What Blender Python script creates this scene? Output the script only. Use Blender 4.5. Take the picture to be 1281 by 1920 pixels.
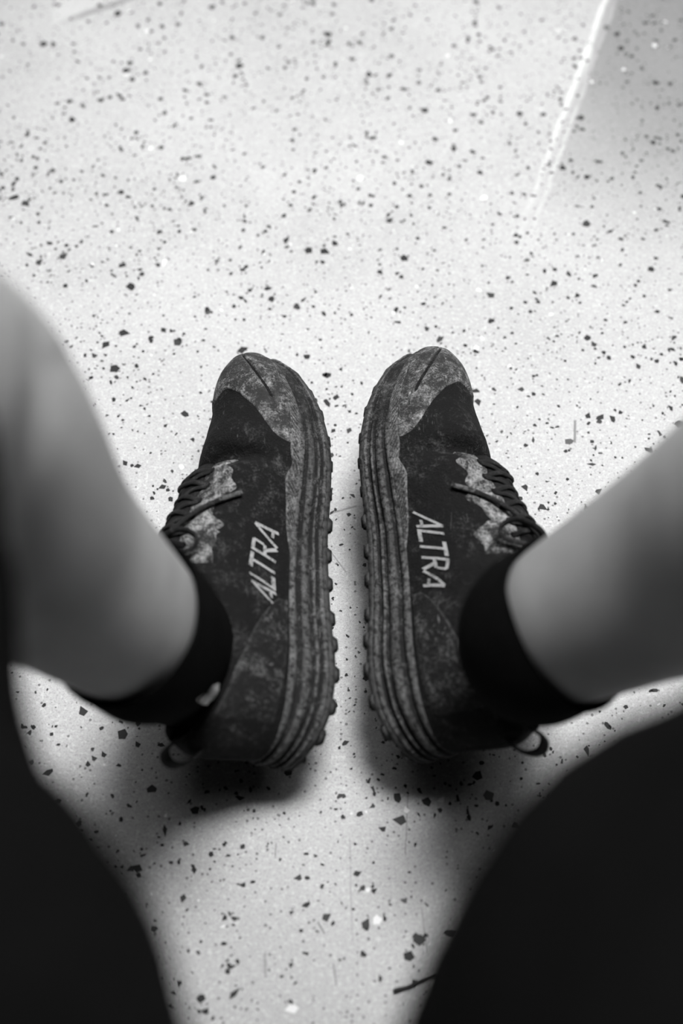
import bpy, bmesh, math, random
import numpy as np
from mathutils import Vector, Matrix, noise as mnoise

for o in list(bpy.data.objects):
    bpy.data.objects.remove(o)
S = bpy.context.scene
COL = S.collection
R = math.radians

# ------------------------------------------------------------------ camera
CAM_H, TILT, FPX = 0.80, R(31.0), 2667.0
cam = bpy.data.cameras.new('camera')
cam.sensor_fit = 'VERTICAL'
cam.sensor_height = 36.0
cam.lens = 36.0 * FPX / 1920.0
cam.clip_start = 0.01
cam.dof.use_dof = True
cam.dof.focus_distance = 0.90
cam.dof.aperture_fstop = 3.2
cam_o = bpy.data.objects.new('camera', cam)
COL.objects.link(cam_o)
cam_o.location = (0, 0, CAM_H)
cam_o.rotation_euler = (TILT, 0, 0)
S.camera = cam_o

# ------------------------------------------------------------------ light
w = bpy.data.worlds.new('world')
S.world = w
w.use_nodes = True
w.node_tree.nodes['Background'].inputs[0].default_value = (1, 1, 1, 1)
w.node_tree.nodes['Background'].inputs[1].default_value = 0.01

def area(name, loc, target, size, size_y, power):
    l = bpy.data.lights.new(name, 'AREA')
    l.shape = 'RECTANGLE'
    l.size, l.size_y, l.energy = size, size_y, power
    o = bpy.data.objects.new(name, l)
    COL.objects.link(o)
    o.location = loc
    o.rotation_euler = (Vector(target) - Vector(loc)).to_track_quat('-Z', 'Y').to_euler()
    return o
area('ceiling_lamp', (0.25, 1.45, 2.1), (0.0, 0.60, 0), 2.8, 2.2, 25)
sl_ = bpy.data.lights.new('pool_spot', 'SPOT')  # added spot: its bright pool imitates lens falloff towards the corners
sl_.energy, sl_.spot_size, sl_.spot_blend, sl_.shadow_soft_size = 700, R(27), 1.0, 0.65
so_ = bpy.data.objects.new('pool_spot', sl_)
COL.objects.link(so_)
so_.location = (0.35, 1.20, 2.3)
so_.rotation_euler = (Vector((0.0, 0.66, 0)) - so_.location).to_track_quat('-Z', 'Y').to_euler()

S.view_settings.view_transform = 'Standard'
S.view_settings.look = 'None'
S.view_settings.exposure = 0.68
S.view_settings.gamma = 1.0
S.view_settings.use_curve_mapping = False

def at(px, py, z=0.0):
    """point at height z on the ray of a photograph pixel (used to measure the layout)"""
    t, s = (960 - py) / FPX, (px - 640.5) / FPX
    zd = (CAM_H - z) / (math.cos(TILT) - t * math.sin(TILT))
    return Vector((s * zd, (math.sin(TILT) + t * math.cos(TILT)) * zd, z))

# ------------------------------------------------------------------ node helper
class N:
    def __init__(self, name):
        self.m = bpy.data.materials.new(name)
        self.m.use_nodes = True
        self.t = self.m.node_tree
        self.b = self.t.nodes['Principled BSDF']
    def node(self, typ, **kw):
        n = self.t.nodes.new(typ)
        for k, v in kw.items():
            setattr(n, k, v)
        return n
    def put(self, sock, v):
        if hasattr(v, 'links') or isinstance(v, bpy.types.NodeSocket):
            self.t.links.new(v, sock)
        elif isinstance(v, (int, float)) and sock.type == 'RGBA':
            sock.default_value = (v, v, v, 1)
        else:
            sock.default_value = v
    def math(self, op, a, b=0.0, c=None, clamp=False):
        n = self.node('ShaderNodeMath', operation=op, use_clamp=clamp)
        self.put(n.inputs[0], a); self.put(n.inputs[1], b)
        if c is not None: self.put(n.inputs[2], c)
        return n.outputs[0]
    def obj(self, scale=(1, 1, 1), rot=(0, 0, 0)):
        tc = self.node('ShaderNodeTexCoord')
        mp = self.node('ShaderNodeMapping')
        mp.inputs['Scale'].default_value = scale
        mp.inputs['Rotation'].default_value = rot
        self.t.links.new(tc.outputs['Object'], mp.inputs[0])
        return mp.outputs[0]
    def noise(self, vec, scale, detail=3.0, rough=0.55, dist=0.0):
        n = self.node('ShaderNodeTexNoise')
        self.put(n.inputs['Vector'], vec)
        n.inputs['Scale'].default_value = scale
        n.inputs['Detail'].default_value = detail
        n.inputs['Roughness'].default_value = rough
        n.inputs['Distortion'].default_value = dist
        return n.outputs[0]
    def ramp(self, fac, stops):
        n = self.node('ShaderNodeValToRGB')
        self.put(n.inputs[0], fac)
        e = n.color_ramp.elements
        while len(e) < len(stops): e.new(0.5)
        for i, (p, v) in enumerate(stops):
            e[i].position = p; e[i].color = (v, v, v, 1)
        return n.outputs[0]
    def mapr(self, v, a, b, c=0.0, d=1.0, smooth=True):
        n = self.node('ShaderNodeMapRange')
        if smooth: n.interpolation_type = 'SMOOTHSTEP'
        for i, x in enumerate((v, a, b, c, d)): self.put(n.inputs[i], x)
        return n.outputs[0]
    def mix(self, f, a, b):
        n = self.node('ShaderNodeMix', data_type='RGBA')
        self.put(n.inputs[0], f); self.put(n.inputs[6], a); self.put(n.inputs[7], b)
        return n.outputs[2]
    def sep(self, v):
        n = self.node('ShaderNodeSeparateXYZ'); self.put(n.inputs[0], v)
        return n.outputs
    def bump(self, h, strength=0.3, dist=0.001):
        n = self.node('ShaderNodeBump')
        n.inputs['Strength'].default_value = strength
        n.inputs['Distance'].default_value = dist
        self.put(n.inputs['Height'], h)
        self.t.links.new(n.outputs[0], self.b.inputs['Normal'])
    def done(self, col, rough=0.6, spec=0.5):
        k = self.node('ShaderNodeVectorMath', operation='SCALE')
        self.put(k.inputs[0], col); k.inputs[3].default_value = 0.6     # all reflectances on one scale
        self.put(self.b.inputs['Base Color'], k.outputs[0])
        self.put(self.b.inputs['Roughness'], rough)
        self.b.inputs['Specular IOR Level'].default_value = spec * 0.6
        return self.m

# ------------------------------------------------------------------ materials
def dusty(name, dark, light, lo, hi, scale=55, rough=0.75, fine=900, bump=0.25, fibre=0.0, spec=0.3, edge=0.0, speck=0.55):
    """black material with dry dust: cloudy patches, specks, a few pale fibres, and worn high edges"""
    n = N(name)
    v = n.obj()
    big = n.noise(v, scale, 9, 0.74, 0.6)
    fin = n.noise(v, fine, 3, 0.65)
    mid = n.noise(v, fine * 0.35, 3, 0.6)
    f = n.math('ADD', big, n.math('MULTIPLY', n.math('SUBTRACT', fin, 0.5), speck))
    f = n.math('ADD', f, n.math('MULTIPLY', n.math('SUBTRACT', mid, 0.5), speck * 0.6))
    f = n.mapr(f, lo, hi)
    if fibre:
        vs = n.obj((1, 0.12, 1), (0, 0, 0.35))
        s = n.mapr(n.noise(vs, 620, 2, 0.5, 1.2), 0.64, 0.72)
        s = n.math('MULTIPLY', s, n.mapr(n.noise(v, 38, 2), 0.45, 0.60))
        f = n.math('ADD', f, n.math('MULTIPLY', s, fibre), clamp=True)
    if edge:
        g = n.node('ShaderNodeNewGeometry')
        e = n.mapr(g.outputs['Pointiness'], 0.50, 0.56)
        e = n.math('MULTIPLY', e, n.mapr(mid, 0.3, 0.6))
        f = n.math('ADD', f, n.math('MULTIPLY', e, edge), clamp=True)
    n.bump(n.math('ADD', n.math('ADD', fin, n.math('MULTIPLY', mid, 1.2)), n.math('MULTIPLY', big, 0.8)), bump, 0.0016)
    return n.done(n.mix(f, dark, light), rough, spec)

M = {}
M['upper'] = dusty('black_mesh_fabric', 0.006, 0.12, 0.50, 0.90, 42, 0.85, 800, 0.7, 0.6)
M['toe'] = dusty('dusty_rubber_overlay', 0.035, 0.50, 0.44, 0.84, 60, 0.65, 800, 0.8, 0.8, edge=0.3)
M['stay'] = dusty('dusty_lace_overlay', 0.03, 0.60, 0.38, 0.76, 70, 0.8, 800, 0.9, 0.5)
M['heel'] = dusty('scuffed_heel_overlay', 0.012, 0.22, 0.48, 0.84, 60, 0.75, 800, 0.7, 1.0, edge=0.2)
M['foam'] = dusty('dirty_black_foam', 0.014, 0.22, 0.46, 0.90, 55, 0.75, 900, 0.7, 0.4, edge=0.55)
M['rand'] = dusty('ridged_black_rubber', 0.03, 0.34, 0.42, 0.84, 70, 0.7, 900, 0.7, 0.4, edge=0.4)
M['rubber'] = dusty('black_outsole_rubber', 0.014, 0.09, 0.5, 0.9, 45, 0.6, 900, 0.4, edge=0.6)
M['lace'] = dusty('black_cord', 0.014, 0.10, 0.48, 0.78, 150, 0.8, 2500, 0.5)
M['tongue'] = dusty('black_tongue_fabric', 0.010, 0.06, 0.5, 0.8, 60, 0.9, 1500, 0.3)
M['collar'] = dusty('black_collar_lining', 0.005, 0.016, 0.5, 0.9, 60, 0.95, 1500, 0.3, spec=0.1)
M['eyelet'] = dusty('dark_eyelet', 0.006, 0.02, 0.5, 0.9, 90, 0.9, 1500, 0.1)
M['print'] = dusty('worn_white_print', 0.10, 0.42, 0.34, 0.52, 160, 0.7, 1600, 0.2)
M['sock'] = dusty('black_knit', 0.0045, 0.008, 0.4, 0.8, 80, 0.95, 1600, 0.5, spec=0.08)
M['mark'] = dusty('white_patch', 1.2, 1.45, 0.4, 0.6, 200, 0.8, 1600, 0.2)  # plain white for the patch added on the left sock
M['shorts'] = dusty('dark_woven_cloth', 0.008, 0.014, 0.35, 0.75, 14, 0.95, 1500, 0.3, spec=0.05)
M['twig'] = dusty('dark_twig', 0.03, 0.08, 0.4, 0.7, 200, 0.8, 1500, 0.4)

n = N('bare_skin')
v = n.obj()
f = n.noise(v, 16, 4, 0.55)
n.bump(n.noise(v, 500, 3), 0.12, 0.001)
M['skin'] = n.done(n.mix(n.mapr(f, 0.35, 0.7), 0.46, 0.56), 0.5, 0.35)

def flat(name, val, rough=0.35):
    n = N(name)
    v = n.obj()
    return n.done(n.mix(n.noise(v, 300, 2), val * 0.75, val * 1.25), rough, 0.25)
CHIP = [flat('black_stone', 0.022, 0.55), flat('charcoal_stone', 0.045, 0.55), flat('grey_stone', 0.11, 0.55), flat('white_stone', 0.98)]

# terrazzo ground mass, with the old tape line, the darker patch and scuffs in it
n = N('terrazzo_ground')
geo = n.node('ShaderNodeNewGeometry')
P = geo.outputs['Position']
px_, py_, pz_ = n.sep(P)
col = n.mix(n.mapr(n.noise(P, 6, 4, 0.6), 0.3, 0.7), 0.56, 0.66)
col = n.mix(n.math('MULTIPLY', n.mapr(n.noise(P, 160, 3, 0.6), 0.45, 0.75), 0.5), col, 0.75)
col = n.mix(n.math('MULTIPLY', n.mapr(n.noise(P, 700, 2, 0.6), 0.50, 0.66), 0.55), col, 0.36)
col = n.mix(n.math('MULTIPLY', n.mapr(n.noise(P, 1500, 2, 0.7), 0.50, 0.64), 0.45), col, 0.30)
col = n.mix(n.math('MULTIPLY', n.mapr(n.noise(P, 420, 2, 0.5), 0.55, 0.68), 0.5), col, 0.85)
# fine dark specks
vo = n.node('ShaderNodeTexVoronoi'); n.put(vo.inputs['Vector'], P)
vo.inputs['Scale'].default_value = 330
vr = n.sep(vo.outputs['Color'])[0]
sp = n.math('MULTIPLY', n.math('GREATER_THAN', vr, 0.80), n.math('LESS_THAN', vo.outputs['Distance'], n.math('MULTIPLY', vr, 0.30)))
col = n.mix(n.math('MULTIPLY', sp, 0.8), col, 0.10)
def seg(a, b):
    """signed distance across and 0..1 position along the line a-b"""
    d = (b - a); L = d.length; d = d / L
    rx = n.math('SUBTRACT', px_, a.x); ry = n.math('SUBTRACT', py_, a.y)
    al = n.math('DIVIDE', n.math('ADD', n.math('MULTIPLY', rx, d.x), n.math('MULTIPLY', ry, d.y)), L)
    ac = n.math('SUBTRACT', n.math('MULTIPLY', rx, d.y), n.math('MULTIPLY', ry, d.x))
    return ac, al
wob = n.math('MULTIPLY', n.math('SUBTRACT', n.noise(P, 25, 3), 0.5), 0.006)
T0, T1 = at(1167, -60), at(955, 520)
ac, al = seg(T0, T1)
acw = n.math('ADD', ac, wob)
fade = n.mapr(al, 0.25, 1.0, 1.0, 0.0)
patch = n.mapr(n.noise(P, 90, 4, 0.7), 0.38, 0.56)
for off, wd, st in ((-0.0042, 0.0016, 0.9), (0.0042, 0.0016, 0.75)):
    ln = n.mapr(n.math('ABSOLUTE', n.math('SUBTRACT', acw, off)), wd * 0.5, wd * 1.6, 1.0, 0.0)
    ln = n.math('MULTIPLY', n.math('MULTIPLY', ln, fade), n.math('ADD', n.math('MULTIPLY', patch, 0.6), 0.4))
    col = n.mix(n.math('MULTIPLY', ln, st), col, 1.15)
band = n.math('MULTIPLY', n.mapr(n.math('ABSOLUTE', acw), 0.004, 0.007, 1.0, 0.0), n.mapr(al, 0.2, 1.02, 0.35, 0.0))
col = n.mix(band, col, 0.78)
B0, B1 = at(1110, 80), at(1097, 165)
bc, bl = seg(B0, B1)
bl_ = n.math('MULTIPLY', n.mapr(n.math('ABSOLUTE', n.math('ADD', bc, wob)), 0.001, 0.0035, 1, 0), n.math('MULTIPLY', n.mapr(bl, 0.0, 0.2), n.mapr(bl, 0.8, 1.0, 1, 0)))
col = n.mix(n.math('MULTIPLY', bl_, 0.85), col, 0.92)
# soft darker patch on the right of the old tape line
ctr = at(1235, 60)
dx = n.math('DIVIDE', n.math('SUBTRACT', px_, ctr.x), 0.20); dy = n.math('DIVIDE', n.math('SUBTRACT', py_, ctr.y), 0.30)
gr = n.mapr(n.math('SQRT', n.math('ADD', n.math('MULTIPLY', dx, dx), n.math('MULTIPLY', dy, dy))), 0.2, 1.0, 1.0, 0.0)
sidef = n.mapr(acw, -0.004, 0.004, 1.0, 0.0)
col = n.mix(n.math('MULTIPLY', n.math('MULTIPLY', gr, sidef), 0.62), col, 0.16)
# pale tile corner at the top left
ca, cb, cc = at(96, 48), at(240, -2), at(92, -40)
a1, l1 = seg(ca, cb)
a2, l2 = seg(ca, cc)
joint = n.math('MULTIPLY', n.mapr(n.math('ABSOLUTE', n.math('ADD', a1, n.math('MULTIPLY', wob, 0.3))), 0.0015, 0.005, 1, 0), n.mapr(l1, 0.0, 0.5))
ins = n.math('MULTIPLY', n.mapr(a1, -0.0015, 0.0, 1.0, 0.0), n.mapr(a2, 0.0, 0.004, 0.0, 1.0))
col = n.mix(n.math('MULTIPLY', ins, 0.35), col, 0.80)
col = n.mix(n.math('MULTIPLY', joint, 0.55), col, 0.2)
# thin scuffs
for (a, b, wd, st) in (((1078, 786), (1078, 832), 0.0009, 0.75), ((575, 975), (672, 948), 0.0007, 0.6), ((618, 1030), (650, 1075), 0.0005, 0.5),
                       ((766, 1475), (760, 1610), 0.0004, 0.5), ((596, 1727), (610, 1752), 0.0005, 0.7), ((624, 1805), (632, 1850), 0.0005, 0.6),
                       ((497, 1785), (499, 1835), 0.0008, 0.5), ((518, 1580), (516, 1608), 0.0004, 0.6), ((655, 1560), (662, 1780), 0.0004, 0.3),
                       ((790, 1700), (800, 1790), 0.0004, 0.4), ((905, 1145), (1000, 1130), 0.0003, 0.3)):
    c_, l_ = seg(at(*a), at(*b))
    ln = n.math('MULTIPLY', n.mapr(n.math('ABSOLUTE', n.math('ADD', c_, n.math('MULTIPLY', wob, 0.3))), wd * 0.4, wd * 1.5, 1, 0),
                n.math('MULTIPLY', n.mapr(l_, 0.0, 0.08), n.mapr(l_, 0.92, 1.0, 1, 0)))
    col = n.mix(n.math('MULTIPLY', ln, st), col, 0.12)
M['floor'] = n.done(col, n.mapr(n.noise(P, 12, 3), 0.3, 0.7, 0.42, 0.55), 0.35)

# ------------------------------------------------------------------ object helpers
def mesh_obj(name, verts, faces, mat, parent=None, smooth=True):
    me = bpy.data.meshes.new(name)
    me.from_pydata([tuple(map(float, v)) for v in verts], [], faces)
    me.update()
    if smooth:
        for p in me.polygons: p.use_smooth = True
    for m in (mat if isinstance(mat, list) else [mat]): me.materials.append(m)
    o = bpy.data.objects.new(name, me)
    COL.objects.link(o)
    if parent: o.parent = parent
    return o
def grid_faces(nu, nv, wrap=False, off=0):
    f = []
    for i in range(nu - 1):
        for j in range(nv if wrap else nv - 1):
            k = (j + 1) % nv
            f.append((off + i * nv + j, off + i * nv + k, off + (i + 1) * nv + k, off + (i + 1) * nv + j))
    return f
def fix_normals(o):
    bm = bmesh.new(); bm.from_mesh(o.data)
    bmesh.ops.remove_doubles(bm, verts=bm.verts, dist=1e-6)
    bmesh.ops.recalc_face_normals(bm, faces=bm.faces)
    bm.to_mesh(o.data); bm.free()
    return o
def tube(path, ra, rb=None, nrm=None, seg=10, closed=False, caps=True):
    """tube along points; nrm = list of 'flat' normals for ribbons (rb along the normal)"""
    path = [Vector(p) for p in path]
    n_ = len(path)
    rb = rb if rb is not None else ra
    V, F = [], []
    last = Vector((0.13, 0.2, 0.97))
    for i, p in enumerate(path):
        if closed: t = path[(i + 1) % n_] - path[i - 1]
        else: t = path[min(i + 1, n_ - 1)] - path[max(i - 1, 0)]
        t.normalize()
        nn = Vector(nrm[i]) if nrm else last
        nn = nn - t * nn.dot(t)
        if nn.length < 1e-6: nn = t.orthogonal()
        nn.normalize(); last = nn
        b = t.cross(nn)
        a_ = ra[i] if isinstance(ra, (list, tuple)) else ra
        b_ = rb[i] if isinstance(rb, (list, tuple)) else rb
        for k in range(seg):
            g = 2 * math.pi * k / seg
            V.append(p + b * (a_ * math.cos(g)) + nn * (b_ * math.sin(g)))
    F = grid_faces(n_, seg, True)
    if closed:
        for j in range(seg):
            k = (j + 1) % seg
            F.append(((n_ - 1) * seg + j, (n_ - 1) * seg + k, k, j))
    elif caps:
        F.append(tuple(range(seg))[::-1]); F.append(tuple(range((n_ - 1) * seg, n_ * seg)))
    return V, F
def catmull(pts, n_):
    pts = [np.array(p, float) for p in pts]
    P_ = [2 * pts[0] - pts[1]] + pts + [2 * pts[-1] - pts[-2]]
    out = []
    m = len(pts) - 1
    for i in range(n_):
        x = i / (n_ - 1) * m
        k = min(int(x), m - 1); t = x - k
        a, b, c, d = P_[k:k + 4]
        out.append(0.5 * ((2 * b) + (-a + c) * t + (2 * a - 5 * b + 4 * c - d) * t * t + (-a + 3 * b - 3 * c + d) * t ** 3))
    return out
def tag(o, label, cat, group=None, kind=None):
    o['label'] = label; o['category'] = cat
    if group: o['group'] = group
    if kind: o['kind'] = kind
    return o
def empty(name, loc=(0, 0, 0)):
    o = bpy.data.objects.new(name, None)
    o.empty_display_size = 0.05
    COL.objects.link(o); o.location = loc
    return o

# ------------------------------------------------------------------ floor
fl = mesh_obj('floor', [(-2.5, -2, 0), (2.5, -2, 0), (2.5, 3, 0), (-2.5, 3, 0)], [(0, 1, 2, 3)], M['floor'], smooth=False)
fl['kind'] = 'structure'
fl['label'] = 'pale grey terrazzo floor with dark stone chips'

rng = np.random.default_rng(11)
def chip_poly(rg):
    k = int(rg.integers(4, 8))
    ang = np.sort((np.arange(k) + rg.uniform(-0.35, 0.35, k)) / k * 2 * math.pi)
    r = rg.uniform(0.65, 1.1, k)
    asp = rg.uniform(0.5, 1.0)
    th = rg.uniform(0, 6.28)
    x, y = r * np.cos(ang), r * np.sin(ang) * asp
    return np.stack([x * math.cos(th) - y * math.sin(th), x * math.sin(th) + y * math.cos(th)], 1)
shapes = [chip_poly(rng) for _ in range(40)]
X0, X1, Y0, Y1 = -1.3, 1.3, -0.9, 1.75
NCH = 131000
cx_ = rng.uniform(X0, X1, NCH); cy_ = rng.uniform(Y0, Y1, NCH)
# clustering: thin out by a smooth noise
keep = np.array([rng.random() < 0.55 + 0.9 * mnoise.noise(Vector((a * 22, b * 22, 3.0))) for a, b in zip(cx_, cy_)])
cx_, cy_ = cx_[keep], cy_[keep]
NCH = len(cx_)
rad = np.exp(rng.normal(math.log(0.00135), 0.55, NCH)).clip(0.0006, 0.0045)
shp = rng.integers(0, 40, NCH)
mt = rng.choice(4, NCH, p=[0.63, 0.28, 0.045, 0.045])
rot = rng.uniform(0, 6.28, NCH)
tt = np.cos(TILT) * (0.8) ; 
zdep = cy_ * math.sin(TILT) + CAM_H * math.cos(TILT)
ipx = 640.5 + FPX * cx_ / zdep
ipy = 960 - FPX * (cy_ * math.cos(TILT) - CAM_H * math.sin(TILT)) / zdep
hid = (ipx < 0) | (ipx > 1281) | (ipy < 0) | (ipy > 1920)
hid |= (ipx > 355) & (ipx < 615) & (ipy > 655) & (ipy < 1450)
hid |= (ipx > 690) & (ipx < 930) & (ipy > 645) & (ipy < 1450)
hid |= (ipy > 1300) & ((ipx < 110 + (ipy - 1430).clip(0) * 0.45) | (ipx > 1135 - (ipy - 1330).clip(0) * 0.66))
hid |= (ipy > 560) & (ipy < 1310) & ((ipx < (ipy - 500) * 0.56) | (ipx > 1281 - (ipy - 780) * 1.0))
show = np.where(hid, 0, rad * FPX / zdep) * np.where(mt == 3, 0.6, 1)
order = np.argsort(-show)
top = set(order[:290].tolist())
chip_mesh = {}
def chip_me(s, m):
    if (s, m) in chip_mesh: return chip_mesh[(s, m)]
    p = shapes[s]; k = len(p)
    me = bpy.data.meshes.new('stone_chip')
    V = [(x, y, 0.0002) for x, y in p] + [(x * 1.04, y * 1.04, -0.0004) for x, y in p]
    F = [tuple(range(k))] + [(i + k, (i + 1) % k + k, (i + 1) % k, i) for i in range(k)]
    me.from_pydata(V, [], F); me.update(); me.materials.append(CHIP[m])
    chip_mesh[(s, m)] = me
    return me
for i in order[:290]:
    o = bpy.data.objects.new('stone_chip', chip_me(int(shp[i]) % 12, int(mt[i])))
    o.location = (cx_[i], cy_[i], 0); o.rotation_euler = (0, 0, rot[i]); o.scale = (rad[i], rad[i], 1)
    o.parent = fl; COL.objects.link(o)
V, F, MI = [], [], []
for i in range(NCH):
    if i in top: continue
    p = shapes[shp[i]] * rad[i]
    c, s_ = math.cos(rot[i]), math.sin(rot[i])
    k = len(p); b = len(V)
    q = [(cx_[i] + x * c - y * s_, cy_[i] + x * s_ + y * c) for x, y in p]
    V += [(x, y, 0.00018) for x, y in q]
    V += [(cx_[i] + (x - cx_[i]) * 1.05, cy_[i] + (y - cy_[i]) * 1.05, -0.0003) for x, y in q]
    F.append(tuple(range(b, b + k)))
    F += [(b + j + k, b + (j + 1) % k + k, b + (j + 1) % k, b + j) for j in range(k)]
    MI += [int(mt[i])] * (k + 1)
o = mesh_obj('stone_aggregate', V, F, CHIP, fl, smooth=False)
o.data.polygons.foreach_set('material_index', MI)
o['kind'] = 'stuff'

# ------------------------------------------------------------------ shoe surface
def pchip(xs, ys):
    xs, ys = np.array(xs, float), np.array(ys, float)
    h = np.diff(xs); d = np.diff(ys) / h
    m = np.zeros(len(xs)); m[0], m[-1] = d[0], d[-1]
    for i in range(1, len(xs) - 1):
        if d[i - 1] * d[i] > 0:
            w1, w2 = 2 * h[i] + h[i - 1], h[i] + 2 * h[i - 1]
            m[i] = (w1 + w2) / (w1 / d[i - 1] + w2 / d[i])
    def f(x):
        x = min(max(x, xs[0]), xs[-1])
        i = min(int(np.searchsorted(xs, x, 'right')) - 1, len(xs) - 2)
        t = (x - xs[i]) / h[i]
        return ((1 + 2 * t) * (1 - t) ** 2 * ys[i] + t * (1 - t) ** 2 * h[i] * m[i]
                + t * t * (3 - 2 * t) * ys[i + 1] + t * t * (t - 1) * h[i] * m[i + 1])
    return f
LEN = 305.0
YS = [0, 1, 5, 15, 30, 60, 100, 140, 180, 210, 240, 265, 285, 297, 303, 305]
hw = pchip(YS, [0, 8, 17, 26, 32.5, 36, 35.5, 37, 42.5, 45.5, 42.5, 34.5, 24, 14, 7, 0])
cxf = pchip([0, 60, 100, 140, 180, 210, 240, 265, 285, 305], [0, 0, -1, -1, 1, 2.5, 3, 4, 5, 6])
zbot = pchip([0, 25, 60, 180, 220, 250, 280, 305], [10, 3, 0, 0, 1.5, 5, 11, 18])
zmid = pchip([0, 60, 120, 180, 220, 250, 280, 305], [39, 35, 30.5, 27.5, 26.5, 27.5, 31, 35])
ztop = pchip([0, 8, 25, 50, 75, 95, 112, 130, 150, 170, 190, 210, 230, 250, 270, 285, 297, 305],
             [90, 89, 84, 82, 86, 96, 104, 101, 94, 85, 76, 69, 64.5, 62, 60, 55.5, 49, 38])
chw = pchip([0, 2, 8, 20, 40, 65, 90, 104, 112, 305], [0, 6, 14, 21, 25, 26, 23, 15, 0, 0])
expo = pchip([0, 60, 130, 200, 260, 305], [3.0, 2.6, 2.25, 2.1, 2.3, 2.5])
expl = pchip([0, 60, 130, 200, 260, 305], [3.0, 2.6, 2.1, 1.75, 1.85, 2.2])

def SP(y, p, off=0.0):
    """upper surface: y along the shoe (mm), p in -1..1 around it (+1 medial base, 0 ridge, -1 lateral base)"""
    def raw(y, p):
        sd = 1 if p >= 0 else -1
        u = 1 - abs(p)
        th = u * math.pi / 2
        e = 2 / (expo(y) if sd > 0 else expl(y))
        xn, zn = math.cos(th) ** e if u < 1 else 0.0, math.sin(th) ** e if u > 0 else 0.0
        c = chw(y); w_ = hw(y) * 0.955
        b = zmid(y) - 5; t = ztop(y)
        # crooked ridge: lean to the lateral side, as a last does
        lean = -5 * math.exp(-((y - 175) / 60) ** 2) * u
        bulge = 2.5 * math.sin(math.pi * min(u * 1.3, 1)) * math.exp(-((y - 70) / 55) ** 2)
        x = cxf(y) + lean + sd * (c + (w_ + bulge - c) * xn)
        z = b + (t - b) * zn
        yy = y
        if y < 40:   # heel curve: tuck in at the collar
            k = (1 - y / 40) ** 2
            yy += k * (6 * u ** 2 - 7 * math.sin(math.pi * u * 0.9))
        # flex crease across the vamp behind the toe box
        yc = 204 - 20 * (x / 50) ** 2 + 6 * p
        d = y - yc
        amp = min(1.0, u * 2.4)
        z += amp * (-8.5 * math.exp(-(d / 6.5) ** 2) + 3.5 * math.exp(-((d - 20) / 14) ** 2) + 3.0 * math.exp(-((d + 15) / 8) ** 2))
        d2 = y - (186 + 30 * p)
        if p > 0: z -= 1.8 * amp * math.exp(-(d2 / 5) ** 2)
        nz = mnoise.noise(Vector((x * 0.05, yy * 0.05, z * 0.05 + 7))) * 1.6 + mnoise.noise(Vector((x * 0.16, yy * 0.16, z * 0.16))) * 0.55
        q = min(1, u * 4)
        return Vector((x + nz * q * sd * 0.7 * xn, yy, z + nz * q * 0.7))
    P0 = raw(y, p)
    if off == 0.0: return P0
    n_ = SN(y, p, raw)
    return P0 + n_ * off
def SN(y, p, raw=None):
    f = raw or (lambda a, b: SP(a, b))
    e1, e2 = 1.5, 0.03
    y0, y1 = max(y - e1, 0.5), min(y + e1, 304.5)
    if p >= 0: p0, p1 = max(p - e2, 0.0), min(p + e2, 1.0)
    else: p0, p1 = max(p - e2, -1.0), min(p + e2, -1e-6)
    if chw(y) == 0: p0, p1 = p - e2, p + e2
    p0, p1 = max(p0, -1.0), min(p1, 1.0)
    a = f(y1, p) - f(y0, p); b = f(y, p1) - f(y, p0)
    n_ = b.cross(a)
    # outward: away from the shoe's core
    core = Vector((cxf(y), y, 40))
    P0 = f(y, p)
    if n_.length < 1e-9: n_ = P0 - core
    n_.normalize()
    if n_.dot(P0 - core) < 0: n_.negate()
    return n_

def emit(name, V, F, mat, parent, m, smooth=True):
    V = [(v[0] * m * 0.001, v[1] * 0.001, v[2] * 0.001) for v in V]
    if m < 0: F = [tuple(reversed(f)) for f in F]
    return mesh_obj(name, V, F, mat, parent, smooth)

def overlay(name, fn, nu, nv, d, mat, parent, m, ripple=None):
    """a panel on the upper: fn(a, b) -> (y, p) with a, b in 0..1; its border tucks into the upper"""
    V = []
    for i in range(nu):
        for j in range(nv):
            a, b = i / (nu - 1), j / (nv - 1)
            y, p = fn(a, b)
            edge = i in (0, nu - 1) or j in (0, nv - 1)
            dd = -0.8 if edge else d
            if ripple and not edge: dd += ripple(a, b)
            V.append(SP(min(max(y, 0.6), 304.4), p, dd))
    o = emit(name, V, grid_faces(nu, nv), mat, parent, m)
    return fix_normals(o)

def perimeter(K=90):
    ys = [LEN * (1 - math.cos(math.pi * k / K)) / 2 for k in range(K + 1)]
    pts = [(cxf(y) + hw(y), y) for y in ys] + [(cxf(y) - hw(y), y) for y in ys[-2:0:-1]]
    out = []
    n_ = len(pts)
    for i in range(n_):
        a, b = pts[i - 1], pts[(i + 1) % n_]
        t = np.array([b[0] - a[0], b[1] - a[1]]); t /= np.linalg.norm(t) + 1e-9
        out.append((pts[i][0], pts[i][1], t[1], -t[0]))
    return out
PER = perimeter()
def ring_solid(levels, cap_lo=True, cap_hi=True):
    """levels: (z function of y, outset function of y and medial flag)"""
    V = []
    n_ = len(PER)
    for zf, of in levels:
        for (x, y, nx, ny) in PER:
            o_ = of(y, nx)
            V.append((x + nx * o_, y + ny * o_, zf(y)))
    F = grid_faces(len(levels), n_, True)
    def cap(base, flip):
        K = n_ // 2
        fs = []
        for i in range(0, K):
            a, b = i, i + 1
            c, d = (n_ - i) % n_, n_ - i - 1
            q = [base + a, base + b, base + d, base + c]
            q = list(dict.fromkeys(q))
            if len(q) >= 3: fs.append(tuple(q[::-1] if flip else q))
        return fs
    if cap_lo: F += cap(0, True)
    if cap_hi: F += cap((len(levels) - 1) * n_, False)
    return V, F

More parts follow.
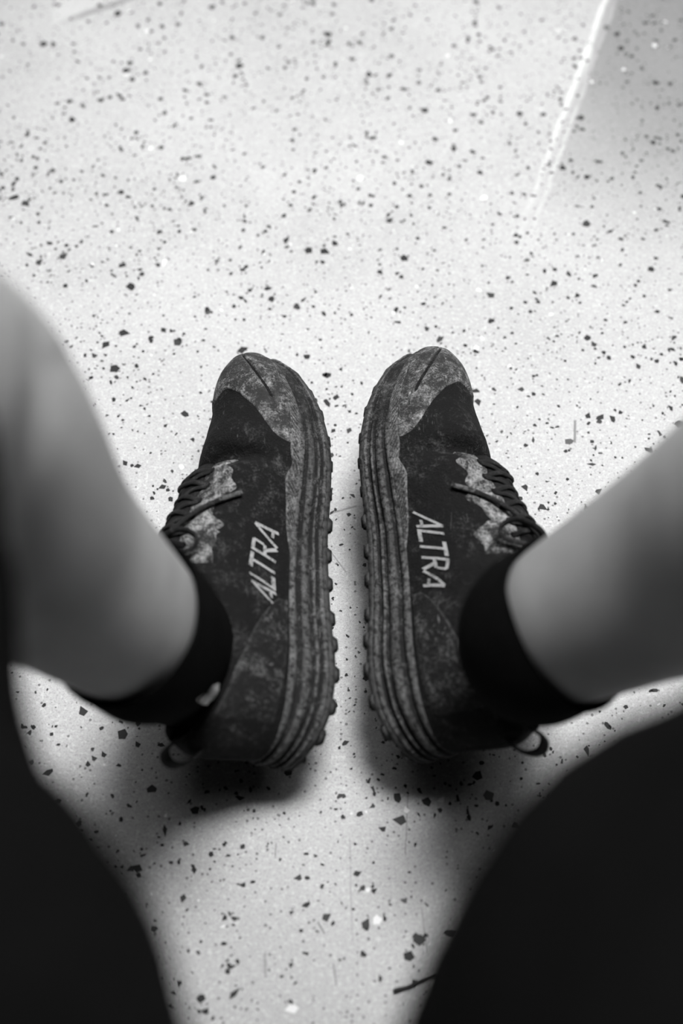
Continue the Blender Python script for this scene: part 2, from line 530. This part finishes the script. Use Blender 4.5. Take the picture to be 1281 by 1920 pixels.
def build_shoe(name, m):
    root = empty(name)
    # ---- outsole with lugs
    lev = [(lambda y: zbot(y) - 0.5, lambda y, nx: -4), (lambda y: zbot(y) - 1.0, lambda y, nx: -0.5),
           (lambda y: zbot(y) + 0.5, lambda y, nx: 1.2), (lambda y: zbot(y) + 3.2, lambda y, nx: 1.6),
           (lambda y: zbot(y) + 4.6, lambda y, nx: 0.6), (lambda y: zbot(y) + 4.8, lambda y, nx: -3)]
    V, F = ring_solid(lev)
    outs = fix_normals(emit('outsole', V, F, M['rubber'], root, m))
    # ---- midsole with long grooves
    prof = [(0.10, -1.2), (0.13, 0.9), (0.19, 1.7), (0.25, 1.3), (0.275, -1.9), (0.325, -1.9), (0.36, 0.9), (0.41, 1.2), (0.445, -1.7),
            (0.485, -1.7), (0.52, 0.8), (0.62, 1.4), (0.71, 0.9), (0.745, -2.2), (0.80, -2.2), (0.83, -0.2), (0.90, -0.1), (0.97, -1.4), (1.0, -3.2)]
    def lv(fr, os_):
        def zf(y): return zbot(y) + fr * (zmid(y) - zbot(y))
        def of(y, nx):
            fo = min(max((y - 190) / 40, 0), 1)      # grooves die out in the forefoot
            keep_ = 1 - 0.92 * fo if 0.26 < fr < 0.82 else 1
            base = 0.3
            wv = 0.35 * math.sin(y * 0.09 + fr * 9)
            return base + (os_ - base) * keep_ + wv * (0.2 < fr < 0.9)
        return zf, of
    V, F = ring_solid([lv(a, b) for a, b in prof])
    mids = fix_normals(emit('midsole', V, F, M['foam'], root, m))
    # ---- upper
    nU = 25
    ys = [LEN * (1 - math.cos(math.pi * k / 150)) / 2 for k in range(151)]
    ys[0], ys[-1] = 0.15, LEN - 0.15
    V = []
    ps = [1 - j / (nU - 1) for j in range(nU)]
    for y in ys:
        for p in ps: V.append(SP(y, p if p > 0 else 0.0))
    nb = len(V)
    for y in ys:
        for p in ps: V.append(SP(y, -p if p > 0 else -1e-9))
    F = grid_faces(len(ys), nU) + [f[::-1] for f in grid_faces(len(ys), nU, off=nb)]
    up = emit('upper', V, F, M['upper'], root, m)
    bm = bmesh.new(); bm.from_mesh(up.data)
    bmesh.ops.remove_doubles(bm, verts=bm.verts, dist=0.00025)
    bmesh.ops.recalc_face_normals(bm, faces=bm.faces)
    bm.to_mesh(up.data); bm.free()
    # ---- toe cap
    cb = pchip([-1, -0.5, -0.2, 0.1, 0.3, 0.45, 0.6, 0.8, 1.0], [256, 259, 261, 261, 257, 245, 230, 213, 205])
    def toe_fn(a, b):
        p = -1 + 2 * b
        y0 = cb(p) + 1.5 * math.sin(p * 14)
        return (y0 + (304.3 - y0) * (1 - (1 - a) ** 1.6)), p * 0.985
    gp = pchip([240, 252, 270, 290, 303], [0.74, 0.71, 0.62, 0.46, 0.25])
    def groove(a, b):
        y, p = toe_fn(a, b)
        return -2.3 * math.exp(-((p - gp(y)) / 0.03) ** 2) * min(1, max(0, (y - 242) / 8))
    overlay('toe_cap', toe_fn, 44, 100, 1.4, M['toe'], root, m,
            ripple=groove)
    # ---- ridged rand between toe cap and midsole
    def rand_fn(a, b):
        y = 128 + a * 160
        ww = 0.10 * min(1, a * 3) * min(1, (1 - a) * 6 + 0.25)
        return y, 1.0 - 0.02 - b * ww
    overlay('rand', rand_fn, 230, 14, 1.5, M['rand'], root, m,
            ripple=lambda a, b: 0.55 * math.sin(a * 230 - b * 22) * (0.15 < b < 0.85) * min(1, max(0, (0.92 - a) * 9)))
    overlay('rand', lambda a, b: (150 + a * 135, -(0.98 - b * 0.16 * min(1, a * 4))), 60, 10, 1.3, M['rand'], root, m)
    # ---- heel panels
    hp = pchip([0, 0.25, 0.6, 1.0], [0.30, 0.40, 0.62, 0.93])
    for sd in (1, -1):
        overlay('heel_panel', lambda a, b: (12 + 84 * a, sd * (0.97 - b * (0.97 - hp(a)))), 34, 20, 1.2, M['heel'], root, m)
    # ---- lace panels
    rows = [188, 176, 163, 150, 138, 126]
    for sd in (1, -1):
        def stay(a, b):
            y = 112 + 88 * a
            inner = 0.17
            outer = 0.47 + (0.022 * math.sin((y - 128) / 14.0 * 2 * math.pi + 0.9) + 0.10 * mnoise.noise(Vector((y * 0.06, sd * 4 + m, 2)))) * (a > 0.08) - 0.16 * max(0, a - 0.86) / 0.14 + 0.05 * (a < 0.3)
            return y, sd * (inner + b * (outer - inner))
        overlay('lace_panel', stay, 64, 14, 1.3, M['stay'], root, m)
    # ---- tongue
    V = []
    cl = [(y, ztop(y)) for y in np.linspace(196, 116, 28)]
    ext = [(108, 111), (102, 118), (98, 125), (96, 131)]
    pts = [(y, None) for y, _ in cl]
    ring = []
    for (y, _) in cl:
        for q in np.linspace(-0.19, 0.19, 13):
            e_ = 2.6 * (1 - (abs(q) / 0.19) ** 4) - 0.8
            ring.append(SP(y, q if abs(q) > 1e-6 else 0.0, e_))
    for (y, z) in ext:
        k = (112 - y) / 16
        for q in np.linspace(-1, 1, 13):
            ring.append(Vector((cxf(y) - 3 + q * (17 + 3 * k), y - 9 * q * q, z - 3 * q * q)))
    F = grid_faces(len(cl) + len(ext), 13)
    to = emit('tongue', ring, F, M['tongue'], root, m)
    sm = to.modifiers.new('thick', 'SOLIDIFY'); sm.thickness = 0.003; sm.offset = -0.5
    # ---- collar: padded roll round the opening
    path = []
    for y in [4, 8, 14, 22, 32, 45, 58, 72, 84, 94, 102, 108]: path.append(SP(y, 0.0) + Vector((0, 0, -1)))
    for y in [108, 102, 94, 84, 72, 58, 45, 32, 22, 14, 8, 4]: path.append(SP(y, -1e-9) + Vector((0, 0, -1)))
    path = [tuple(p) for p in catmull(path, 70)]
    V, F = tube(path, 4.6, 4.6, seg=12)
    fix_normals(emit('collar', V, F, M['collar'], root, m))
    # ---- eyelets and laces
    def lace(pts, name='lace', mat='lace', ra=2.0, rb=0.9, n_=26, end=None):
        P_ = catmull([p for p, _ in pts], n_); Nn = catmull([q for _, q in pts], n_)
        V, F = tube(P_, ra, rb, Nn, 8)
        return fix_normals(emit(name, V, F, M[mat], root, m))
    def sp(y, p, off): return (SP(y, p, off), SN(y, p))
    for k, y in enumerate(rows):
        for sd in (1, -1):
            pos, nn = sp(y, sd * 0.265, 1.6)
            tang = (SP(y + 3, sd * 0.265) - SP(y - 3, sd * 0.265)).normalized()
            V, F = tube([pos - nn * 0.6, pos + nn * 0.5], 2.6, 1.7, [tang.cross(nn)] * 2, 12)
            fix_normals(emit('eyelet', V, F, M['eyelet'], root, m))
    for k in range(len(rows)):
        y = rows[k]
        if k == 0:
            lace([sp(y, 0.265, 1.8), sp(y + 1, 0.12, 4.6), sp(y + 1, -0.12, 4.6), sp(y, -0.265, 1.8)])
        else:
            y0 = rows[k - 1]
            for sd in (1, -1):
                hgt = 4.4 if sd > 0 else 5.4
                lace([sp(y0 - 1, sd * 0.255, 2.0), sp(y0 * 0.75 + y * 0.25, sd * 0.13, hgt), sp(y0 * 0.4 + y * 0.6, -sd * 0.10, hgt), sp(y, -sd * 0.265, 1.9)])
    kc = SP(117, 0.0, 7.5); kn = SN(117, 0.02)
    V, F = tube(catmull([kc + Vector((a, b, c)) for a, b, c in ((-9, -2, -1), (-4, 2, 2.5), (3, -2, 3), (9, 2, -1))], 16), 4.0, 3.4, seg=10)
    fix_normals(emit('lace_knot', V, F, M['lace'], root, m))
    for sd in (1, -1):
        sp_ = 1.0 if sd > 0 else 1.15
        lp = [kc + Vector((sd * a * sp_, b, c)) for a, b, c in ((2, 0, 1), (12, 8, 3), (25, 13, -5), (31, 8, -14), (27, 1, -14), (14, -1, -3), (2, 0, 1))]
        V, F = tube(catmull(lp, 36), 1.2, 2.4, seg=8)
        fix_normals(emit('lace_loop', V, F, M['lace'], root, m))
    # loose ends, one of them lying across the medial lace panel
    lace([(kc, kn), sp(128, 0.10, 8.5), sp(141, 0.22, 6.5), sp(152, 0.33, 4.2), sp(160, 0.44, 3.0), sp(163, 0.50, 2.6)], 'lace_end', ra=1.9, rb=1.3)
    lace([sp(160, 0.44, 3.2), sp(164, 0.52, 2.7), sp(167, 0.585, 2.6)], 'aglet', 'foam', 1.9, 1.9, 8)
    lace([(kc, kn), sp(126, -0.12, 8), sp(138, -0.25, 5), sp(146, -0.38, 3.2)], 'lace_end', ra=1.9, rb=1.3)
    # ---- heel pull tab
    lp = [(0, 5, 74), (0, -4, 79), (0, -11, 86), (0, -15, 94), (0, -14, 101), (0, -8, 103), (0, -2, 98), (0, 2, 92), (0, 6, 86)]
    pp = catmull(lp, 36)
    nn = []
    for i in range(36):
        t = Vector(pp[min(i + 1, 35)] - pp[max(i - 1, 0)])
        nn.append(Vector((1, 0, 0)).cross(t))
    V, F = tube(pp, 5.5, 1.1, nn, 10)
    fix_normals(emit('pull_tab', V, F, M['lace'], root, m))
    # ---- printed lettering on the medial side
    logo(root, m)
    # ---- lugs
    me = None
    def lug_mesh():
        b = bmesh.new()
        bmesh.ops.create_cube(b, size=1.0)
        for v_ in b.verts:
            v_.co.x *= 0.010; v_.co.y *= 0.0125; v_.co.z *= 0.0065
            if v_.co.z < 0: v_.co.x *= 0.75; v_.co.y *= 0.7
        bmesh.ops.bevel(b, geom=b.edges[:], offset=0.0012, segments=2, affect='EDGES')
        me_ = bpy.data.meshes.new('lug'); b.to_mesh(me_); b.free()
        me_.materials.append(M['rubber'])
        for p_ in me_.polygons: p_.use_smooth = True
        return me_
    me = lug_mesh()
    def lug(x, y, nx, ny, dz=0.0, sc=1.0):
        o = bpy.data.objects.new('lug', me)
        COL.objects.link(o); o.parent = outs
        o.location = (x * m * 0.001, y * 0.001, (zbot(y) - 1.2 + dz) * 0.001)
        o.rotation_euler = (0, 0, math.atan2(ny, nx * m)); o.scale = (sc, sc, sc)
    tot = 0.0; acc = 0.0; nxt = 6.0
    for i in range(len(PER)):
        a, b = PER[i], PER[(i + 1) % len(PER)]
        dl = math.hypot(b[0] - a[0], b[1] - a[1]); acc += dl
        if acc >= nxt:
            nxt += 21.5
            x, y, nx, ny = PER[i]
            if m * nx * m > 0.2 or ny < -0.3 or ny > 0.3:     # the medial edge and both ends stick out
                lug(x - nx * 3.2, y - ny * 3.2, nx, ny, 2.2 if y > 165 else 0.0)
            else:
                lug(x - nx * 8.5, y - ny * 8.5, nx, ny, 0.9, 0.8)
    for y in np.arange(30, 285, 22):
        for k in (-0.4, 0.0, 0.4):
            lug(cxf(y) + k * hw(y), y + 6 * (k == 0), 1, 0, 0.5)
    return root

# strokes of the word, each letter in a box 1 wide and 1 high, as thick polylines
LET = {'A': [((0.0, 0), (0.62, 1), 0.15), ((0.62, 1), (0.86, 0), 0.17), ((0.42, 0.22), (0.84, 0.22), 0.12)],
       'L': [((0.12, 1), (0.12, 0), 0.16), ((0.12, 0.07), (0.8, 0.07), 0.15)],
       'T': [((0.0, 0.93), (0.9, 0.93), 0.15), ((0.45, 0.93), (0.45, 0), 0.16)],
       'R': [((0.12, 0), (0.12, 1), 0.16), ((0.12, 0.93), (0.7, 0.93), 0.14), ((0.7, 0.93), (0.7, 0.52), 0.14), ((0.7, 0.48), (0.12, 0.44), 0.13), ((0.4, 0.46), (0.85, 0), 0.16)]}
def logo(root, m):
    y_lo, y_hi = 86.0, 154.0
    V, F = [], []
    pitch = (y_hi - y_lo) / 5.4
    for k, ch in zip((0.0, 0.98, 1.62, 2.62, 3.58), 'ALTRA'):
        for (a, b, wd) in LET[ch]:
            a, b = np.array(a, float), np.array(b, float)
            d = b - a; L = np.linalg.norm(d); d = d / L
            q = np.array([-d[1], d[0]]) * wd / 2
            ns = 8
            base = len(V)
            for i in range(ns + 1):
                for sgn in (-1, 1):
                    c = a + d * L * i / ns + q * sgn
                    u = (k + c[0] + c[1] * 0.6) * pitch
                    # the word reads upright from outside: toe to heel on the right shoe, heel to toe on the left
                    y = (y_lo + u) if m > 0 else (y_hi - u)
                    V.append(SP(y, 0.90 - 0.155 * c[1], 0.75))
            for i in range(ns):
                F.append((base + 2 * i, base + 2 * i + 1, base + 2 * i + 3, base + 2 * i + 2))
    o = fix_normals(emit('lettering', V, F, M['print'], root, m))
    o['label'] = 'worn white lettering along the inner side'

# ------------------------------------------------------------------ place the shoes
def place(root, m, roll, heel_px, toe_px, pitch=0.0):
    Rr = Matrix.Rotation(-roll * m, 3, 'Y')
    low = 0
    Rp = Matrix.Rotation(pitch, 3, 'X')
    base = Rr @ Rp
    SC = 0.905
    base = base * SC
    pts = [base @ Vector((v.co)) for ch in root.children if ch.name.split('.')[0] in ('outsole', 'midsole') for v in ch.data.vertices]
    for ch in root.children:
        for lg in ch.children:
            mw = Matrix.LocRotScale(lg.location, lg.rotation_euler, lg.scale)
            pts += [base @ (mw @ v.co) for v in lg.data.vertices]
    low = min(p.z for p in pts)
    hl = base @ Vector((0, 0, 0.025)); tl = base @ Vector((0.008 * m, 0.305, 0.028))
    H, Tt = at(*heel_px, hl.z - low), at(*toe_px, tl.z - low)
    dw = (Tt - H); dl = tl - hl
    yaw = math.atan2(dw.y, dw.x) - math.atan2(dl.y, dl.x)
    print('SHOE', root.name, 'yaw', round(math.degrees(yaw), 2), 'len in photo', round(math.hypot(dw.x, dw.y), 4), 'len model', round(math.hypot(dl.x, dl.y), 4))
    Q = Matrix.Rotation(yaw, 3, 'Z') @ base
    mid = (H + Tt) / 2 - (Q @ Vector((0.004 * m, 0.1525, 0.0265)))
    mid.z = -low + 0.0002
    root.matrix_world = Matrix.Translation(mid) @ Q.to_4x4()
    return root.matrix_world.copy()

sl = build_shoe('running_shoe', 1)
tag(sl, 'worn black trail running shoe on the left foot, below the paler bent knee', 'shoe', 'pair of worn black shoes')
ML = place(sl, 1, R(53), (514, 1444), (486, 662))
sr = build_shoe('running_shoe', -1)
tag(sr, 'worn black trail running shoe on the right foot, its inner side facing up', 'shoe', 'pair of worn black shoes')
MR = place(sr, -1, R(53), (814, 1432), (794, 650))

# ------------------------------------------------------------------ the sitting person
person = empty('person', (0, 0.3, 0))
tag(person, 'person sitting in dark shorts, black socks and worn shoes, bare legs spread apart', 'person')
PI_ = Matrix.Translation(-person.location)

def loft(ctrl, n_=60, seg=48, bumps=None, extra=None, fold=None):
    """ctrl: (x, y, z, radius across, radius front to back); rings follow the path"""
    c = catmull(ctrl, n_)
    V = []
    lt = None
    for i in range(n_):
        p = Vector(c[i][:3])
        t = Vector(c[min(i + 1, n_ - 1)][:3] - c[max(i - 1, 0)][:3]).normalized()
        if lt is not None and t.dot(lt) < 0.6: t = lt      # a hem that turns back inside keeps its frame
        lt = t
        a = Vector((1, 0, 0)); a = (a - t * a.dot(t)).normalized()
        b = t.cross(a)
        for k in range(seg):
            g = 2 * math.pi * k / seg
            ra, rb = c[i][3], c[i][4]
            q = p + a * (ra * math.cos(g)) + b * (rb * math.sin(g))
            if bumps:
                for (bc, br, bh) in bumps:
                    d = (q - Vector(bc)).length
                    q = q + (q - p).normalized() * bh * math.exp(-(d / br) ** 2)
            if fold:
                q = q + (q - p).normalized() * fold(i / (n_ - 1), g, q)
            V.append(q)
    return V, n_, seg

LEGS = {}
hem = {'l': (-0.162, 0.170, 0.462), 'r': (0.236, 0.196, 0.448)}      # centres of the shorts' leg openings
def leg_data(m, MS, P1, C1, C2, K, T1, T2, HIP):
    an = MS @ Vector((0, 0.058, 0.058)); an2 = MS @ Vector((0, 0.058, 0.092))
    return dict(an=an, an2=an2, P1=Vector(P1), C1=Vector(C1), C2=Vector(C2), K=Vector(K), T1=Vector(T1), T2=Vector(T2), HIP=Vector(HIP), M=MS, m=m)
LEGS['l'] = leg_data(1, ML, (-0.101, 0.303, 0.195), (-0.133, 0.300, 0.28), (-0.150, 0.300, 0.36), (-0.160, 0.273, 0.455), (-0.157, 0.130, 0.462), (-0.122, 0.05, 0.465), (-0.095, -0.16, 0.47))
LEGS['r'] = leg_data(-1, MR, (0.106, 0.304, 0.190), (0.158, 0.302, 0.265), (0.190, 0.292, 0.335), (0.222, 0.275, 0.435), (0.166, 0.135, 0.452), (0.096, 0.042, 0.465), (0.088, -0.16, 0.47))

def to_local(V): return [PI_ @ Vector(v) for v in V]
BV, BF = [], []
def add_solid(V, n_, seg):
    b = len(BV)
    BV.extend(to_local(V)); BF.extend(grid_faces(n_, seg, True, b))
    BF.append(tuple(b + k for k in range(seg))[::-1]); BF.append(tuple(b + (n_ - 1) * seg + k for k in range(seg)))
for s_, L in LEGS.items():
    def cc(p, a, b): return (p.x, p.y, p.z, a, b)
    ctrl = [cc(L['an'], 0.028, 0.036), cc(L['an2'], 0.029, 0.037), cc(L['an2'].lerp(L['P1'], 0.5), 0.031, 0.037), cc(L['P1'], 0.036, 0.040), cc(L['C1'], 0.046, 0.050),
            cc(L['C2'], 0.054, 0.058), cc(L['K'] - Vector((0, 0.0, 0.035)), 0.054, 0.060), cc(L['K'] + Vector((0, -0.035, 0.0)), 0.057, 0.062),
            cc(Vector(hem[s_]), 0.063, 0.066), cc(Vector(hem[s_]).lerp(L['T2'], 0.5), 0.058, 0.064), cc(L['T2'], 0.074, 0.072), cc(L['HIP'], 0.092, 0.085)]
    mm = L['m']
    V, n_, sg = loft(ctrl, 90, 48, bumps=[(L['K'] + Vector((0, 0.05, 0.01)), 0.045, 0.003), (L['C1'] + Vector((0.03 * mm, -0.04, 0.04)), 0.06, 0.006)])
    add_solid(V, n_, sg)
    ft = [L['M'] @ Vector((x * 0.001 * mm, y * 0.001, z * 0.001)) for x, y, z in ((0, 28, 54), (0, 60, 58), (0, 110, 62), (0, 160, 56), (1, 205, 46), (2, 245, 43), (3, 265, 43))]
    rr = [(0.016, 0.012), (0.021, 0.016), (0.021, 0.018), (0.023, 0.014), (0.025, 0.008), (0.020, 0.006), (0.012, 0.004)]
    c = []
    pa = catmull([tuple(p) + r for p, r in zip(ft, rr)], 30)
    upv = (L['M'].to_3x3() @ Vector((0, 0, 1)))
    V2, F2 = tube([p[:3] for p in pa], [p[3] for p in pa], [p[4] for p in pa], [upv] * 30, 24)
    b = len(BV); BV.extend(to_local(V2)); BF.extend([tuple(b + i for i in f) for f in F2])
hl, hr = LEGS['l']['HIP'], LEGS['r']['HIP']
pel = [(0, -0.18, 0.385, 0.15, 0.09), (0, -0.19, 0.42, 0.178, 0.115), (0, -0.20, 0.48, 0.182, 0.118), (0, -0.215, 0.56, 0.165, 0.105), (0, -0.225, 0.64, 0.150, 0.095)]
V, n_, sg = loft(pel, 20, 48)
add_solid(V, n_, sg)
body = mesh_obj('body', BV, BF, M['skin'], person)
fix_normals(body)
rm = body.modifiers.new('union', 'REMESH'); rm.mode = 'VOXEL'; rm.voxel_size = 0.0055; rm.use_smooth_shade = True
sm = body.modifiers.new('soft', 'SMOOTH'); sm.factor = 0.5; sm.iterations = 10
dg = bpy.context.evaluated_depsgraph_get()
me = bpy.data.meshes.new_from_object(body.evaluated_get(dg))
body.modifiers.clear(); body.data = me
for p in me.polygons: p.use_smooth = True

from mathutils.bvhtree import BVHTree
body_bvh = BVHTree.FromPolygons([v.co for v in me.vertices], [tuple(p.vertices) for p in me.polygons])
# furrow between the shin and the knee of the left leg
cpos = cam_o.location.copy()
def hit(bvh, px, py):
    p = at(px, py, 0.0)
    d = (p - cpos).normalized()
    return bvh.ray_cast(PI_ @ cpos, d)
bvh = BVHTree.FromPolygons([v.co for v in me.vertices], [tuple(p.vertices) for p in me.polygons])
line = [h[0] for h in (hit(bvh, x, y) for x, y in ((78, 690), (68, 800), (52, 900), (40, 1000), (25, 1100))) if h[0] is not None]
nrm = [v.normal.copy() for v in me.vertices]
for v, nn in zip(me.vertices, nrm):
    best = 1.0; side = 0
    for a, b in zip(line[:-1], line[1:]):
        ab = b - a
        t = max(0, min(1, (v.co - a).dot(ab) / ab.length_squared))
        dd = v.co - (a + ab * t)
        if dd.length < best: best = dd.length; side = dd.x
    if best < 0.06:
        v.co += nn * (-0.0030 * math.exp(-(best / 0.015) ** 2) + (0.0022 * math.exp(-((best - 0.028) / 0.016) ** 2) if side < 0 else 0))
me.update()

# socks: from inside the shoe up to a hem, folded in at the top
for s_, L in LEGS.items():
    m = L['m']
    def cc(p, a, b): return (p.x, p.y, p.z, a, b)
    P1 = L['P1']; mid = L['an2'].lerp(P1, 0.5)
    up_ = (L['C1'] - P1).normalized()
    ctrl = [cc(L['an'], 0.031, 0.040), cc(L['an2'], 0.033, 0.041), cc(mid, 0.0345, 0.0415), cc(P1 - up_ * 0.02, 0.0385, 0.0425), cc(P1, 0.0405, 0.045),
            cc(P1 + up_ * 0.004, 0.0395, 0.044), cc(P1 + up_ * 0.001, 0.0375, 0.042), cc(P1 - up_ * 0.015, 0.036, 0.039)]
    V, n_, sg = loft(ctrl, 70, 72, fold=lambda t, g, q: 0.0005 * math.sin(g * 36) + 0.0012 * mnoise.noise(q * 45))
    F = grid_faces(n_, sg, True)
    o = fix_normals(mesh_obj('sock', to_local(V), F, M['sock'], person))
    if m > 0:
        sock_l = o
        bvh = BVHTree.FromPolygons([v.co for v in o.data.vertices], [tuple(p.vertices) for p in o.data.polygons])
        strip = [((372, 1312), (380, 1320)), ((383, 1304), (388, 1322)), ((392, 1303), (397, 1314)), ((397, 1292), (404, 1302)), ((405, 1284), (409, 1291)), ((410, 1281), (411, 1285))]  # added white patch, stands in for bright floor glimpsed past the sock
        V, ok = [], True
        for lift in (0.0009, -0.0004):
            for a, b in strip:
                for q in (a, b):
                    h = hit(bvh, *q)
                    if h[0] is None: ok = False; continue
                    V.append(h[0] + h[1] * (lift if h[1].dot(cpos - h[0]) > 0 else -lift))
        print('SOCKMARK', ok)
        if ok:
            F = [(2 * i, 2 * i + 1, 2 * i + 3, 2 * i + 2) for i in range(5)] + [(12 + 2 * i, 14 + 2 * i, 15 + 2 * i, 13 + 2 * i) for i in range(5)]
            for c in (0, 1): F += [(2 * i + c, 2 * i + 2 + c, 2 * i + 14 + c, 2 * i + 12 + c) for i in range(5)]
            F += [(0, 1, 13, 12), (10, 11, 23, 22)]
            fix_normals(mesh_obj('sock_patch', V, F, M['mark'], o, smooth=False))['label'] = 'small white patch standing in for floor glimpsed past the sock'

# shorts: two legs and a seat, wall folded back inside at the hems
SV, SF = [], []
def add_shell(V, n_, seg, cap=False):
    b = len(SV)
    SV.extend(to_local(V)); SF.extend(grid_faces(n_, seg, True, b))
def cl_fold(sd):
    def f(t, g, q):
        w_ = 0.004 * mnoise.noise(Vector((q.x * 14 + q.y * 9, q.y * 7 - q.x * 9, q.z * 12 + sd * 5))) - 0.002
        w_ += 0.0028 * math.sin(t * 62 + 1.6 * g * sd + 3.0 * mnoise.noise(Vector((q.x * 8, q.y * 8, q.z * 8 + sd * 3)))) * (0.5 + mnoise.noise(q * 9))
        return w_
    return f
for s_, L in LEGS.items():
    m = L['m']
    h = Vector(hem[s_]); h2 = h.lerp(L['T2'], 0.35)
    d = (h - L['T1']).normalized() if (h - L['T1']).length > 1e-4 else Vector((0, 1, 0))
    ctrl = [cc(L['HIP'], 0.110, 0.098), cc(L['T2'].lerp(L['HIP'], 0.5), 0.102, 0.092), cc(L['T2'], 0.090, 0.088), cc(L['T2'].lerp(h, 0.5), 0.072, 0.079), cc(h, 0.077, 0.081),
            cc(h + Vector((0, 0.004, 0)), 0.075, 0.079), cc(h, 0.073, 0.077), cc(h2, 0.073, 0.076)]
    V, n_, sg = loft(ctrl, 80, 64, fold=cl_fold(m))
    for i, q in enumerate(V):             # cloth lies on the skin, never inside it
        inner = i // sg > 57
        p_, nn, _, d_ = body_bvh.find_nearest(PI_ @ q)
        gap = 0.0025 if inner else 0.006
        if d_ < 0.05 and ((PI_ @ q) - p_).dot(nn) < gap:
            V[i] = (p_ + nn * gap) - PI_.translation
    add_shell(V, n_, sg)
pels = [(0, -0.18, 0.370, 0.12, 0.08), (0, -0.19, 0.395, 0.172, 0.12), (0, -0.19, 0.42, 0.192, 0.128), (0, -0.20, 0.48, 0.196, 0.131), (0, -0.215, 0.56, 0.178, 0.118), (0, -0.222, 0.61, 0.166, 0.108),
        (0, -0.222, 0.613, 0.162, 0.104), (0, -0.22, 0.59, 0.164, 0.106)]
V, n_, sg = loft(pels, 40, 64, fold=cl_fold(0.3))
b0 = len(SV); add_shell(V, n_, sg)
SF.append(tuple(b0 + k for k in range(sg))[::-1])
fix_normals(mesh_obj('shorts', SV, SF, M['shorts'], person))

# ------------------------------------------------------------------ twig on the floor
a, b = at(738, 1862), at(812, 1828)
pts = [a.lerp(b, t) + Vector((0.0012 * math.sin(t * 7), 0.0008 * math.cos(t * 5), 0.0016)) for t in np.linspace(0, 1, 12)]
V, F = tube(pts, [0.0006 + 0.0006 * (1 - i / 11) + 0.00015 * math.sin(i * 1.7) for i in range(12)], None, seg=8)
tw = fix_normals(mesh_obj('twig', V, F, M['twig']))
tag(tw, 'thin dark twig lying on the floor beside the right shorts leg', 'twig')
